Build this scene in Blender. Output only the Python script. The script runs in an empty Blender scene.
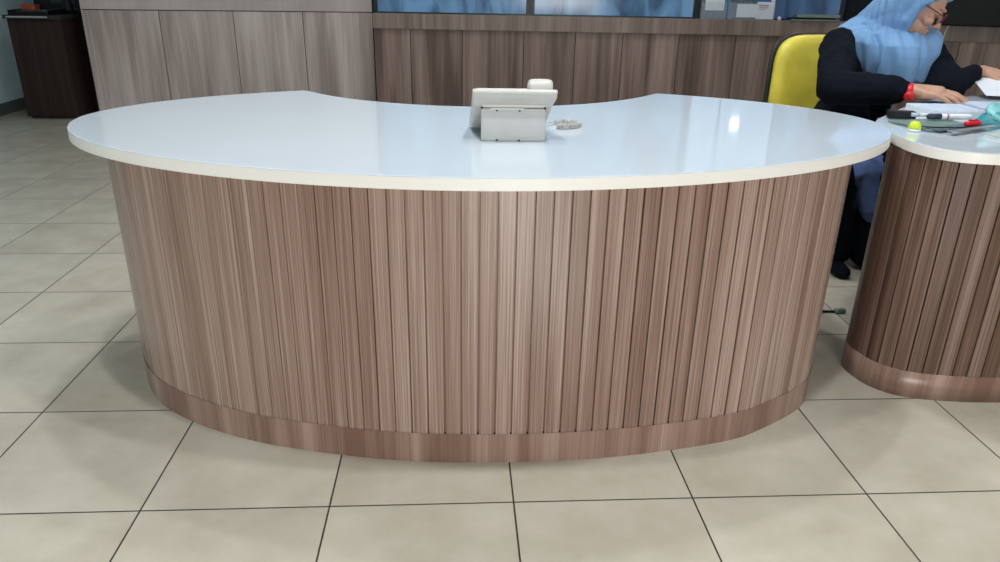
import bpy, bmesh, math, random
from mathutils import Vector, Matrix, noise
random.seed(7)
sc = bpy.context.scene
COL = sc.collection

# ------------------------------------------------------------------ camera
F_PX, PITCH, YAW, ROLL = 739.286, 0.389242, 0.062479, 0.017593
CAM = Vector((1.21410, -1.47842, 1.19898))
fw = Vector((math.sin(YAW)*math.cos(PITCH), math.cos(YAW)*math.cos(PITCH), -math.sin(PITCH)))
r0 = Vector((math.cos(YAW), -math.sin(YAW), 0)); u0 = r0.cross(fw)
rt = math.cos(ROLL)*r0 + math.sin(ROLL)*u0; up = rt.cross(fw)
cd = bpy.data.cameras.new('camera'); cam = bpy.data.objects.new('camera', cd); COL.objects.link(cam)
cd.sensor_fit = 'HORIZONTAL'; cd.sensor_width = 36; cd.lens = F_PX/1000*36; cd.clip_start = .05
M = Matrix((rt, up, -fw)).transposed().to_4x4(); M.translation = CAM
cam.matrix_world = M
sc.camera = cam

# ------------------------------------------------------------------ view, world, large lights
vs = sc.view_settings
vs.view_transform = 'Standard'; vs.look = 'None'; vs.gamma = 1; vs.use_curve_mapping = False; vs.exposure = 0.0
w = bpy.data.worlds.new('world'); sc.world = w; w.use_nodes = True
w.node_tree.nodes['Background'].inputs[0].default_value = (.80, .90, 1, 1)
w.node_tree.nodes['Background'].inputs[1].default_value = .45

def area(name, loc, aim, sx, sy, power, col=(1, 1, 1)):
    l = bpy.data.lights.new(name, 'AREA'); l.shape = 'RECTANGLE'; l.size = sx; l.size_y = sy
    l.energy = power; l.color = col
    o = bpy.data.objects.new(name, l); COL.objects.link(o); o.location = loc
    o.rotation_euler = (Vector(aim)-Vector(loc)).to_track_quat('-Z', 'Y').to_euler()
    return o
area('entrance_daylight', (1.75, -4.9, 1.25), (1.75, 0, .7), 1.9, 2.2, 142, (1, .985, .97))
area('side_daylight', (-2.7, -1.5, 1.8), (1, 0, .6), 3.2, 1.6, 5, (.72, .93, 1))
CEIL = 4.0
sp_ = bpy.data.lights.new('doorway_sun', 'SPOT'); sp_.energy = 2000; sp_.color = (.88, .95, 1); sp_.spot_size = math.radians(27); sp_.spot_blend = .7; sp_.shadow_soft_size = .15
so_ = bpy.data.objects.new('doorway_sun', sp_); COL.objects.link(so_); so_.location = (2.5, -5.5, 2.7)
so_.rotation_euler = (Vector((2.2, -2.35, 0))-Vector((2.5, -5.5, 2.7))).to_track_quat('-Z', 'Y').to_euler()
PANELS = [(-1.4, .6), (.70, -.12), (1.95, -.12), (.70, 1.30), (1.95, 1.30), (4.04, .6), (-1.2, 3.7), (1.42, 3.7), (4.04, 3.7)]
POW = [1.2, 18.5, 20, 15, 16, 8, 2.5, 17, 10]
for (x, y), pw in zip(PANELS, POW):
    area('ceiling_panel_light', (x, y, CEIL-.075), (x, y, 0), .14, .14, pw, (.95, .98, 1)).data.spread = math.radians(125)

# ------------------------------------------------------------------ materials
def nt(name):
    m = bpy.data.materials.new(name); m.use_nodes = True
    return m, m.node_tree, m.node_tree.nodes['Principled BSDF']

def mat(name, col, rough=.5, metal=0, spec=.5, var=0, scale=20, bump=0, coat=0, emit=0, alpha=None, trans=0, sub=0, sheen=0):
    m, t, b = nt(name); N = t.nodes; L = t.links
    b.inputs['Base Color'].default_value = (*col, 1)
    b.inputs['Roughness'].default_value = rough; b.inputs['Metallic'].default_value = metal
    b.inputs['Specular IOR Level'].default_value = spec; b.inputs['Coat Weight'].default_value = coat
    b.inputs['Transmission Weight'].default_value = trans
    b.inputs['Sheen Weight'].default_value = sheen
    if sub:
        b.inputs['Subsurface Weight'].default_value = sub; b.inputs['Subsurface Radius'].default_value = (.012, .005, .003)
        b.inputs['Subsurface Scale'].default_value = 1
    if emit:
        b.inputs['Emission Color'].default_value = (*col, 1); b.inputs['Emission Strength'].default_value = emit
    if alpha is not None: b.inputs['Alpha'].default_value = alpha
    if var or bump:
        tc = N.new('ShaderNodeTexCoord'); nz = N.new('ShaderNodeTexNoise')
        nz.inputs['Scale'].default_value = scale; nz.inputs['Detail'].default_value = 5
        L.new(tc.outputs['Object'], nz.inputs['Vector'])
        if var:
            rp = N.new('ShaderNodeValToRGB'); e = rp.color_ramp.elements
            e[0].position = .3; e[1].position = .7
            e[0].color = (*[c*(1-var) for c in col], 1); e[1].color = (*[min(1, c*(1+var)) for c in col], 1)
            L.new(nz.outputs['Fac'], rp.inputs[0]); L.new(rp.outputs[0], b.inputs['Base Color'])
        if bump:
            bp = N.new('ShaderNodeBump'); bp.inputs['Strength'].default_value = bump; bp.inputs['Distance'].default_value = .01
            L.new(nz.outputs['Fac'], bp.inputs['Height']); L.new(bp.outputs[0], b.inputs['Normal'])
    return m

def wood(name, dark, mid, light, rough=.35, spec=.5, fine=(210, 1.5), band=(14, .35), seed=0, bandamt=.5, patch=0):
    """laminate: vertical grain in UV space (u across, v up, metres); per slat tone from the face attribute 'tone'"""
    m, t, b = nt(name); N = t.nodes; L = t.links
    uv = N.new('ShaderNodeTexCoord')
    at = N.new('ShaderNodeAttribute'); at.attribute_name = 'tone'
    def nz(sx, sy, off, det=4, slat=0):
        mp = N.new('ShaderNodeMapping'); mp.inputs['Scale'].default_value = (sx, sy, 1); mp.inputs['Location'].default_value = (off, off*1.7, off)
        L.new(uv.outputs['UV'], mp.inputs[0])
        src = mp.outputs[0]
        if slat:
            cb = N.new('ShaderNodeCombineXYZ'); mu = N.new('ShaderNodeMath'); mu.operation = 'MULTIPLY'; mu.inputs[1].default_value = slat
            L.new(at.outputs['Fac'], mu.inputs[0]); L.new(mu.outputs[0], cb.inputs[2]); L.new(mu.outputs[0], cb.inputs[1])
            ad = N.new('ShaderNodeVectorMath'); ad.operation = 'ADD'; L.new(src, ad.inputs[0]); L.new(cb.outputs[0], ad.inputs[1]); src = ad.outputs[0]
        n = N.new('ShaderNodeTexNoise'); n.inputs['Scale'].default_value = 1; n.inputs['Detail'].default_value = det
        n.inputs['Roughness'].default_value = .6
        L.new(src, n.inputs['Vector']); return n.outputs['Fac']
    a = nz(fine[0], fine[1], 3+seed, 3, 17); c = nz(fine[0]*3.2, fine[1]*2.2, 11+seed, 2, 17); d = nz(band[0], band[1], 5+seed, 2, 6)
    def math_(op, x, y):
        k = N.new('ShaderNodeMath'); k.operation = op
        for i, v in enumerate((x, y)):
            if isinstance(v, (int, float)): k.inputs[i].default_value = v
            else: L.new(v, k.inputs[i])
        return k.outputs[0]
    s = math_('ADD', math_('MULTIPLY', a, .65), math_('MULTIPLY', c, .35))
    s = math_('ADD', math_('MULTIPLY', s, 1-bandamt), math_('MULTIPLY', d, bandamt))
    s = math_('ADD', s, math_('MULTIPLY', math_('SUBTRACT', at.outputs['Fac'], .5), .09))
    rp = N.new('ShaderNodeValToRGB'); e = rp.color_ramp.elements
    e[0].position = .37; e[0].color = (*dark, 1); e[1].position = .63; e[1].color = (*light, 1)
    k = rp.color_ramp.elements.new(.5); k.color = (*mid, 1)
    L.new(s, rp.inputs[0]); L.new(rp.outputs[0], b.inputs['Base Color'])
    b.inputs['Roughness'].default_value = rough; b.inputs['Specular IOR Level'].default_value = spec
    bp = N.new('ShaderNodeBump'); bp.inputs['Strength'].default_value = .15; bp.inputs['Distance'].default_value = .002
    L.new(a, bp.inputs['Height']); L.new(bp.outputs[0], b.inputs['Normal'])
    return m

def floor_mat():
    m, t, b = nt('beige_floor_tiles'); N = t.nodes; L = t.links
    g = N.new('ShaderNodeNewGeometry'); sp = N.new('ShaderNodeSeparateXYZ'); L.new(g.outputs['Position'], sp.inputs[0])
    def M_(op, x, y=None, z=None):
        k = N.new('ShaderNodeMath'); k.operation = op
        for i, v in enumerate((x, y, z)):
            if v is None: continue
            if isinstance(v, (int, float)): k.inputs[i].default_value = v
            else: L.new(v, k.inputs[i])
        return k.outputs[0]
    def dist(c):
        q = M_('DIVIDE', c, .45); f = M_('FRACT', M_('ADD', q, .5)); return M_('MULTIPLY', M_('ABSOLUTE', M_('SUBTRACT', f, .5)), .45)
    d = M_('MINIMUM', dist(sp.outputs[0]), dist(sp.outputs[1]))
    grout = M_('SUBTRACT', 2.0, M_('DIVIDE', d, .0014))
    cl = N.new('ShaderNodeClamp'); L.new(grout, cl.inputs[0])
    # per tile shade
    ix = M_('FLOOR', M_('DIVIDE', sp.outputs[0], .45)); iy = M_('FLOOR', M_('DIVIDE', sp.outputs[1], .45))
    cb = N.new('ShaderNodeCombineXYZ'); L.new(ix, cb.inputs[0]); L.new(iy, cb.inputs[1])
    wn = N.new('ShaderNodeTexWhiteNoise'); L.new(cb.outputs[0], wn.inputs[0])
    n1 = N.new('ShaderNodeTexNoise'); n1.inputs['Scale'].default_value = 5; n1.inputs['Detail'].default_value = 8; n1.inputs['Roughness'].default_value = .62
    vm = N.new('ShaderNodeVectorMath'); vm.operation = 'MULTIPLY_ADD'; L.new(wn.outputs['Color'], vm.inputs[0]); vm.inputs[1].default_value = (9, 9, 9)
    L.new(g.outputs['Position'], vm.inputs[2]); L.new(vm.outputs[0], n1.inputs['Vector'])
    f = M_('ADD', n1.outputs['Fac'], M_('MULTIPLY', M_('SUBTRACT', wn.outputs['Value'], .5), .10))
    rp = N.new('ShaderNodeValToRGB'); e = rp.color_ramp.elements
    e[0].position = .3; e[0].color = (.435, .395, .318, 1); e[1].position = .7; e[1].color = (.545, .508, .428, 1)
    L.new(f, rp.inputs[0])
    mx = N.new('ShaderNodeMix'); mx.data_type = 'RGBA'; L.new(cl.outputs[0], mx.inputs[0]); L.new(rp.outputs[0], mx.inputs[6])
    mx.inputs[7].default_value = (.022, .02, .018, 1); L.new(mx.outputs[2], b.inputs['Base Color'])
    rr = M_('ADD', .24, M_('MULTIPLY', cl.outputs[0], .6)); L.new(rr, b.inputs['Roughness']); b.inputs['Specular IOR Level'].default_value = .42
    bp = N.new('ShaderNodeBump'); bp.inputs['Strength'].default_value = .6; bp.inputs['Distance'].default_value = .002
    L.new(M_('SUBTRACT', 1, cl.outputs[0]), bp.inputs['Height']); L.new(bp.outputs[0], b.inputs['Normal'])
    return m

def blue_glass(name, lo, hi, strength, scale=(1.3, 1, .35), seed=0):
    m, t, b = nt(name); N = t.nodes; L = t.links
    tc = N.new('ShaderNodeTexCoord'); mp = N.new('ShaderNodeMapping'); mp.inputs['Scale'].default_value = scale; mp.inputs['Location'].default_value = (seed, 0, seed)
    L.new(tc.outputs['Object'], mp.inputs[0]); n = N.new('ShaderNodeTexNoise'); n.inputs['Scale'].default_value = 3.5; n.inputs['Detail'].default_value = 3
    n.inputs['Distortion'].default_value = .8
    L.new(mp.outputs[0], n.inputs['Vector']); rp = N.new('ShaderNodeValToRGB'); e = rp.color_ramp.elements
    e[0].position = .36; e[0].color = (*lo, 1); e[1].position = .64; e[1].color = (*hi, 1)
    L.new(n.outputs['Fac'], rp.inputs[0]); b.inputs['Base Color'].default_value = (.02, .03, .05, 1)
    L.new(rp.outputs[0], b.inputs['Emission Color']); b.inputs['Emission Strength'].default_value = strength
    b.inputs['Roughness'].default_value = .12
    return m

M_slat = wood('walnut_laminate_slats', (.17, .092, .066), (.295, .19, .150), (.45, .34, .29), rough=.24, spec=.75, band=(17, .3), bandamt=.36)
M_plinth = wood('walnut_laminate_plinth', (.185, .103, .076), (.31, .203, .162), (.455, .338, .285), rough=.30, band=(16, .5), bandamt=.6, seed=4)
M_dslat = wood('shaded_walnut_slats', (.058, .031, .022), (.160, .094, .069), (.29, .21, .18), rough=.34, spec=.3, band=(17, .3), bandamt=.42, seed=9)  # walnut with the shade on the right desk put into its colour
M_panel = wood('grey_ash_laminate', (.34, .27, .25), (.51, .43, .41), (.67, .60, .585), rough=.42, fine=(60, 1.2), band=(7, .5), bandamt=.6, seed=2)
M_band = wood('smooth_ash_laminate', (.43, .37, .365), (.50, .435, .43), (.57, .50, .495), rough=.42, fine=(30, 1), band=(3, .5), bandamt=.6, seed=2)
M_cap = wood('ledge_laminate', (.175, .13, .11), (.28, .21, .18), (.385, .315, .28), rough=.42, fine=(60, 1.2), band=(7, .5), bandamt=.6, seed=6)
M_low = wood('brown_laminate_panels', (.125, .08, .066), (.25, .17, .145), (.375, .28, .245), rough=.42, fine=(60, 1.2), band=(9, .5), bandamt=.62, seed=8)
M_cab = wood('dark_cabinet_wood', (.020, .012, .010), (.032, .019, .016), (.046, .029, .025), rough=.6, spec=.2, fine=(40, 1), seed=3)
M_recess = mat('dark_green_black_paint', (.014, .018, .015), .6, var=.2)
M_top = mat('dimmed_white_surface', (.53, .59, .645), .065, spec=.6, var=.015, scale=3)  # white slab, dimmed in colour because its top gets less light
M_edge = mat('lit_white_edge', (.88, .86, .81), .3)  # rim of the same slab, coloured brighter and warmer for the front light
M_wall = mat('pale_teal_wall_paint', (.62, .86, .92), .6, var=.05, scale=3)
M_walln = mat('off_white_wall_paint', (.62, .64, .64), .6, var=.04, scale=3)
M_skirt = mat('grey_baseboard', (.11, .14, .13), .4, var=.1)
M_floor = floor_mat()
M_ceil = mat('white_ceiling', (.8, .8, .8), .8, var=.02)
M_black = mat('black_plastic', (.006, .007, .009), .5, spec=.25, var=.2)
M_frame = mat('black_window_frame', (.012, .018, .03), .35, var=.15)
M_phone = mat('putty_phone_plastic', (.47, .465, .43), .38, var=.03, scale=30)
M_phone2 = mat('putty_phone_stand_plastic', (.37, .39, .385), .42, var=.03, scale=30)
M_hole = mat('black_slot', (.01, .01, .01), .7, var=.1)
M_yellow = mat('yellow_vinyl', (.78, .66, .08), .42, var=.14, scale=9, bump=.1)
M_shell = mat('black_chair_shell', (.015, .015, .016), .5, var=.1)
M_chrome = mat('chrome', (.6, .6, .62), .2, metal=1, var=.03)
M_skin = mat('skin', (.50, .285, .205), .5, var=.07, scale=22, sub=.12)
M_lip = mat('lips', (.42, .13, .12), .4, var=.05)
M_tunic = mat('black_cotton', (.004, .006, .011), .95, spec=.12, var=.3, scale=8, bump=.15)
M_hijab = mat('sky_blue_cotton', (.15, .305, .54), .75, var=.08, scale=5, sheen=.2)
M_blue_skirt = mat('periwinkle_cotton', (.10, .16, .36), .8, var=.2, scale=8)
M_red = mat('red_plastic', (.62, .015, .025), .3, var=.1)
M_paper = mat('white_paper', (.74, .79, .86), .7, var=.03, scale=30)
M_paperb = mat('pale_blue_paper', (.52, .60, .74), .7, var=.08, scale=40)
M_ink = mat('dark_ink', (.03, .04, .08), .6, var=.2)
M_teal = mat('teal_plastic', (.02, .30, .36), .3, var=.15, scale=40)
M_tealp = mat('pale_teal_plastic', (.20, .50, .52), .35, var=.06, scale=40)
M_azure = mat('azure_plastic', (.02, .22, .55), .35, var=.1)
M_lime = mat('lime_plastic', (.55, .72, .04), .35, var=.12, scale=60)
M_green = mat('grey_green_cover', (.15, .22, .20), .45, var=.12, scale=30)
M_sage = mat('sage_card', (.20, .26, .23), .6, var=.06)
M_acr = mat('clear_acrylic', (.75, .85, .95), .08, alpha=.13, var=.02)
M_maroon = mat('maroon_plastic', (.12, .01, .015), .4, var=.1)
M_orange = mat('rust_red_plastic', (.30, .05, .02), .5, var=.15)
M_silver = mat('brushed_metal_strip', (.42, .45, .45), .35, metal=.6, var=.05)
M_lampface = mat('lamp_diffuser', (.95, .97, 1), .5, emit=4, var=.01)
M_navy = mat('navy_print', (.03, .07, .22), .5, var=.2)
M_pblue = mat('blue_print', (.02, .13, .42), .5, var=.1)
M_pred = mat('red_print', (.50, .12, .14), .5, var=.1)
M_pgrey = mat('slate_print', (.09, .13, .17), .5, var=.4, scale=60)
M_pane = blue_glass('blue_lit_glass', (.018, .045, .085), (.095, .20, .33), 1.0)
M_paned = blue_glass('navy_lit_glass', (.012, .028, .06), (.04, .09, .17), 1.0, seed=4)
M_paneb = blue_glass('bright_lit_glass', (.22, .34, .47), (.30, .43, .57), 1.0, seed=2)
M_sun = mat('sunlit_pane', (.9, .97, 1), .3, emit=6, var=.01)

# ------------------------------------------------------------------ helpers
def empty(name, loc=(0, 0, 0), rz=0):
    o = bpy.data.objects.new(name, None); COL.objects.link(o); o.location = loc; o.rotation_euler = (0, 0, rz); o.empty_display_size = .1; return o
def tag(o, label, cat, group=None):
    o['label'] = label; o['category'] = cat
    if group: o['group'] = group
    return o
def struct(o): o['kind'] = 'structure'; return o

def obj(name, bm, m, parent=None, loc=None, smooth=False, bevel=0, uv=True):
    me = bpy.data.meshes.new(name)
    bmesh.ops.recalc_face_normals(bm, faces=bm.faces[:])
    if uv and not bm.loops.layers.uv:
        l = bm.loops.layers.uv.new('UVMap')
        for f in bm.faces:
            n = f.normal
            if abs(n.z) > .8:
                for c in f.loops: c[l].uv = (c.vert.co.x, c.vert.co.y)
            else:
                t = Vector((-n.y, n.x, 0)).normalized()
                for c in f.loops: c[l].uv = (c.vert.co.dot(t)+n.x*.37, c.vert.co.z)
    if smooth:
        for f in bm.faces: f.smooth = True
    bm.to_mesh(me); bm.free()
    me.materials.append(m)
    o = bpy.data.objects.new(name, me); COL.objects.link(o)
    if parent: o.parent = parent
    if loc: o.location = loc
    if bevel:
        b = o.modifiers.new('bevel', 'BEVEL'); b.width = bevel; b.segments = 2; b.limit_method = 'ANGLE'; b.angle_limit = math.radians(40)
    return o

def box(bm, c, s, rot=None):
    v = bmesh.ops.create_cube(bm, size=1)['verts']
    mx = Matrix.Translation(Vector(c)) @ (rot.to_4x4() if rot else Matrix.Identity(4)) @ Matrix.Diagonal((*s, 1))
    bmesh.ops.transform(bm, matrix=mx, verts=v); return v
def RX(a, ax='X'): return Matrix.Rotation(math.radians(a), 3, ax)

def prism(bm, pts, z0, z1):
    lo = [bm.verts.new((p[0], p[1], z0)) for p in pts]; hi = [bm.verts.new((p[0], p[1], z1)) for p in pts]
    n = len(pts)
    for i in range(n): bm.faces.new((lo[i], lo[(i+1) % n], hi[(i+1) % n], hi[i]))
    bm.faces.new(hi); bm.faces.new(lo[::-1])

def tube(bm, pts, r, seg=8, caps=True):
    pts = [Vector(p) for p in pts]; rings = []
    prev = None
    for i, p in enumerate(pts):
        d = (pts[min(i+1, len(pts)-1)]-pts[max(i-1, 0)]).normalized()
        if prev is None:
            a = d.orthogonal().normalized()
        else:
            a = (prev-d*prev.dot(d)).normalized()
        prev = a; b = d.cross(a)
        rr = r[i] if isinstance(r, (list, tuple)) else r
        rings.append([bm.verts.new(p+(a*math.cos(t)+b*math.sin(t))*rr) for t in [2*math.pi*k/seg for k in range(seg)]])
    for A, B in zip(rings, rings[1:]):
        for k in range(seg): bm.faces.new((A[k], A[(k+1) % seg], B[(k+1) % seg], B[k]))
    if caps: bm.faces.new(rings[0][::-1]); bm.faces.new(rings[-1])

def lathe(bm, prof, c=(0, 0, 0), seg=24, rot=None):
    rings = []
    for r, z in prof:
        ring = []
        for k in range(seg):
            v = Vector((r*math.cos(2*math.pi*k/seg), r*math.sin(2*math.pi*k/seg), z))
            if rot: v = rot @ v
            ring.append(bm.verts.new(v+Vector(c)))
        rings.append(ring)
    for A, B in zip(rings, rings[1:]):
        for k in range(seg): bm.faces.new((A[k], A[(k+1) % seg], B[(k+1) % seg], B[k]))
    bm.faces.new(rings[0][::-1]); bm.faces.new(rings[-1])

def catmull(P, n=8, closed=True):
    out = []; N = len(P)
    rng = range(N) if closed else range(N-1)
    for i in rng:
        g = (lambda k: Vector(P[k % N])) if closed else (lambda k: Vector(P[max(0, min(N-1, k))]))
        a, b, c, d = g(i-1), g(i), g(i+1), g(i+2)
        for k in range(n):
            t = k/n
            out.append(.5*((2*b)+(c-a)*t+(2*a-5*b+4*c-d)*t*t+(3*b-a-3*c+d)*t**3))
    if not closed: out.append(Vector(P[-1]))
    return out

def resample(P, step, closed=True):
    Q = P+[P[0]] if closed else P
    out = []; acc = 0; nxt = 0
    for a, b in zip(Q, Q[1:]):
        L = (b-a).length
        while L > 0 and nxt <= acc+L:
            out.append(a.lerp(b, (nxt-acc)/L)); nxt += step
        acc += L
    return out, acc

# ------------------------------------------------------------------ the room
def quad(name, a, b, z0, z1, thick, m, kind=True):
    """upright slab from a to b, thickness away on its left side"""
    a = Vector(a); b = Vector(b); n = Vector((-(b-a).y, (b-a).x)).normalized()*thick
    bm = bmesh.new(); prism(bm, [a, b, b+n, a+n], z0, z1); o = obj(name, bm, m)
    return struct(o) if kind else o

bm = bmesh.new(); box(bm, (2.0, .4, -.03), (9.9, 13.2, .06)); struct(obj('floor', bm, M_floor))
bm = bmesh.new(); box(bm, (2.0, .4, CEIL+.05), (9.9, 13.2, .1)); struct(obj('ceiling', bm, M_ceil))
WL = [Vector((-2.52, 7.0)), Vector((-2.86, -6.0))]
WL = [Vector((-2.80, -6.0)), Vector((-2.80, 7.0))]
quad('wall_left', (-2.80, -6.0), (-2.80, 7.0), 0, CEIL, .12, M_wall)
quad('baseboard_left', (-2.80+.0, -6.0), (-2.80, 6.9), 0, .10, -.012, M_skirt)
quad('wall_right', (6.75, -6.0), (6.75, 7.0), 0, CEIL, -.12, M_walln)
quad('wall_back', (-2.8, 6.9), (6.75, 6.9), 0, CEIL, .12, mat('dark_grey_wall_paint', (.05, .06, .06), .6, var=.1))
quad('wall_front', (-2.8, -6.0), (6.75, -6.0), 0, CEIL, -.12, M_walln)

# ---- ash panelled partition at the left (tall), part of the building
PA = Vector((-1.945, 5.36)); PB = Vector((.470, 5.62))
d = (PB-PA); nrm = Vector((-d.y, d.x)).normalized()
ZJ = .893
def strip_wall(name, A, B, joints, z0, z1, m, parent, gap=.006, thick=.02):
    """vertical boards between the joint fractions with real gaps"""
    bm = bmesh.new(); dd = B-A; n = Vector((-dd.y, dd.x)).normalized(); t = dd.normalized()
    ly = bm.faces.layers.float.new('tone')
    J = [0]+joints+[1]
    for j0, j1 in zip(J, J[1:]):
        a = A+dd*j0+t*gap*.5; b = A+dd*j1-t*gap*.5
        k = len(bm.faces)
        prism(bm, [a, b, b+n*thick, a+n*thick], z0, z1)
        bm.faces.ensure_lookup_table(); tv = random.random()
        for f in bm.faces[k:]: f[ly] = tv
    return obj(name, bm, m, parent)
part = struct(empty('wall_partition', (0, 0, 0)))
strip_wall('lower_panel', PA, PB, [.253, .505, .748], 0, ZJ-.004, M_panel, part)
strip_wall('upper_panel', PA, PB, [], ZJ+.004, CEIL, M_band, part)
bm = bmesh.new(); prism(bm, [PA+nrm*.021+d.normalized()*.002, PB+nrm*.021, PB+nrm*.10, PA+nrm*.10+d.normalized()*.002], 0, CEIL)
obj('dark_core', bm, M_recess, part)
bm = bmesh.new(); prism(bm, [PA+nrm*.001-d.normalized()*.004, PA+nrm*.001+d.normalized()*.0018, PA+nrm*.10+d.normalized()*.0018, PA+nrm*.10-d.normalized()*.004], 0, CEIL)
obj('edge_strip', bm, M_band, part)

# ---- low ledge wall with cap and boards
L0 = Vector((.482, 5.498)); L1 = Vector((4.62, 5.17)); L2 = Vector((6.74, 4.30))
led = struct(empty('wall_ledge'))
def seg_n(a, b): return Vector((-(b-a).y, (b-a).x)).normalized()
n1 = seg_n(L0, L1); n2 = seg_n(L1, L2); nm = (n1+n2).normalized()
bm = bmesh.new(); prism(bm, [L0, L1, L2, L2+n2*.17, L1+nm*.17, L0+n1*.17], ZJ-.128, ZJ); obj('cap', bm, M_cap, led, bevel=.002)
len1 = (L1-L0).length
strip_wall('boards', L0+n1*.03, L1+n1*.03, [x/len1 for x in (.325, .79, 1.34, 1.80, 2.22, 2.72, 3.22, 3.72)], 0, ZJ-.13, M_low, led)
strip_wall('boards', L1+n2*.03, L2+n2*.03, [.2, .4, .6, .8], 0, ZJ-.13, M_low, led)
bm = bmesh.new(); prism(bm, [L0+n1*.051, L1+nm*.051, L2+n2*.051, L2+n2*.16, L1+nm*.16, L0+n1*.16], 0, ZJ-.13); obj('dark_core', bm, M_recess, led)

# ---- lit blue windows standing on the ledge
T = (L1-L0).normalized()
def winpt(s, off): return L0+T*s+n1*off
def window(i, s0, s1, panes):
    w_ = struct(empty('window_%d' % i))
    bm = bmesh.new()
    f = .036
    for a, b, z0, z1 in [(s0, s0+f, ZJ, CEIL), (s1-f, s1, ZJ, CEIL), (s0+f, s1-f, ZJ, ZJ+.012), (s0+f, s1-f, CEIL-.04, CEIL), (s0+f, s1-f, 1.26, 1.29)]:
        prism(bm, [winpt(a, .055), winpt(b, .055), winpt(b, .115), winpt(a, .115)], z0, z1)
    obj('window_frame', bm, M_frame, w_)
    for (a, b, z0, z1, m) in panes:
        bm = bmesh.new(); prism(bm, [winpt(a, .08), winpt(b, .08), winpt(b, .088), winpt(a, .088)], z0, z1)
        obj('pane', bm, m, w_)
window(1, .002, 1.39, [(.032, 1.36, ZJ+.012, 1.26, M_pane), (.032, 1.36, 1.29, CEIL-.04, M_pane)])
window(2, 1.392, 2.86, [(1.422, 2.83, ZJ+.012, 1.26, M_pane), (1.422, 2.83, 1.29, CEIL-.04, M_pane)])
window(3, 2.862, 4.14, [(2.892, 4.11, ZJ+.012, 1.26, M_paned), (2.892, 3.16, 1.29, CEIL-.04, M_paneb), (3.18, 3.66, 1.29, 1.56, M_paneb),
                        (3.18, 3.28, 1.56, 1.68, M_paneb), (3.28, 3.36, 1.60, 1.655, M_sun), (3.28, 3.36, 1.56, 1.60, M_paneb), (3.28, 3.36, 1.655, 1.68, M_paneb), (3.36, 3.66, 1.56, 1.68, M_paneb), (3.18, 3.66, 1.68, CEIL-.04, M_paneb), (3.68, 4.11, 1.29, CEIL-.04, M_pane)])
# dark wall section behind the seated person
quad('wall_dark', L1+nm*.10, L2+n2*.10, ZJ, CEIL, .06, mat('dark_navy_wall', (.006, .008, .014), .6, spec=.15, var=.2))

# ---- ceiling panels
for (x, y) in PANELS:
    t = tag(empty('ceiling_light', (x, y, CEIL)), 'square white recessed lamp panel in the ceiling above the tiles', 'ceiling light', 'ceiling lamp panels')
    bm = bmesh.new()
    for cx, cy, sx, sy in ((0, .18, .40, .04), (0, -.18, .40, .04), (.18, 0, .04, .32), (-.18, 0, .04, .32)): box(bm, (cx, cy, -.02), (sx, sy, .04))
    obj('frame', bm, M_ceil, t)
    bm = bmesh.new(); box(bm, (0, 0, -.008), (.32, .32, .012)); obj('diffuser', bm, M_lampface, t)

# ------------------------------------------------------------------ slatted counters
def slatted(outline, z0, z1, m, parent, pitch, gapf, closed, name='slatted_front', toneseed=1):
    P, total = resample(outline, .002, closed)
    n = len(P); rnd = random.Random(toneseed)
    def at(s):
        x = s/.002; i = int(x); f = x-i
        if closed: return P[i % n].lerp(P[(i+1) % n], f)
        return P[min(i, n-1)].lerp(P[min(i+1, n-1)], f)
    def nrm_(s):
        t = (at(s+.004)-at(s-.004 if s > .004 or closed else 0)).normalized(); return Vector((t.y, -t.x))
    bm = bmesh.new(); ly = bm.faces.layers.float.new('tone'); uvl = bm.loops.layers.uv.new('UVMap')
    prof = []
    N = int(total/pitch)
    for i in range(N):
        s0 = i*pitch; s1 = s0+pitch; g = gapf(at(s0), i); tone = rnd.random()
        d = .010
        a, b = s0+g/2, s1-g/2
        ch = .0008
        prof += [(a, -d, tone), (a, -ch, tone), (a+ch, 0, tone), ((a+b)/2, 0, tone), (b-ch, 0, tone), (b, -ch, tone), (b, -d, .0)]
    V0 = []; V1 = []
    for s, off, t in prof:
        p = at(s)+nrm_(s)*off
        V0.append(bm.verts.new((p.x, p.y, z0))); V1.append(bm.verts.new((p.x, p.y, z1)))
    K = len(prof)
    for i in range(K if closed else K-1):
        j = (i+1) % K
        f = bm.faces.new((V0[i], V0[j], V1[j], V1[i])); f[ly] = prof[i][2]
        for c, (u, v) in zip(f.loops, ((prof[i][0], z0), (prof[j][0] if j else total, z0), (prof[j][0] if j else total, z1), (prof[i][0], z1))): c[uvl].uv = (u, v)
    return obj(name, bm, m, parent, uv=False)

def wallstrip(outline, z0, z1, m, parent, name, off=0, closed=True, step=.012, thick=None):
    P, total = resample(outline, step, closed); n = len(P)
    bm = bmesh.new(); uvl = bm.loops.layers.uv.new('UVMap')
    V = []
    for i in range(n):
        if closed: t = (P[(i+1) % n]-P[i-1]).normalized()
        else: t = (P[min(i+1, n-1)]-P[max(i-1, 0)]).normalized()
        q = P[i]+Vector((t.y, -t.x))*off
        V.append((bm.verts.new((q.x, q.y, z0)), bm.verts.new((q.x, q.y, z1))))
    for i in range(n if closed else n-1):
        j = (i+1) % n; f = bm.faces.new((V[i][0], V[j][0], V[j][1], V[i][1]))
        u0, u1 = i*step, (i+1)*step
        for c, uvv in zip(f.loops, ((u0, z0), (u1, z0), (u1, z1), (u0, z1))): c[uvl].uv = uvv
    o = obj(name, bm, m, parent, uv=False, smooth=True)
    if thick:
        s = o.modifiers.new('solid', 'SOLIDIFY'); s.thickness = thick; s.offset = 0
    return o

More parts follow.
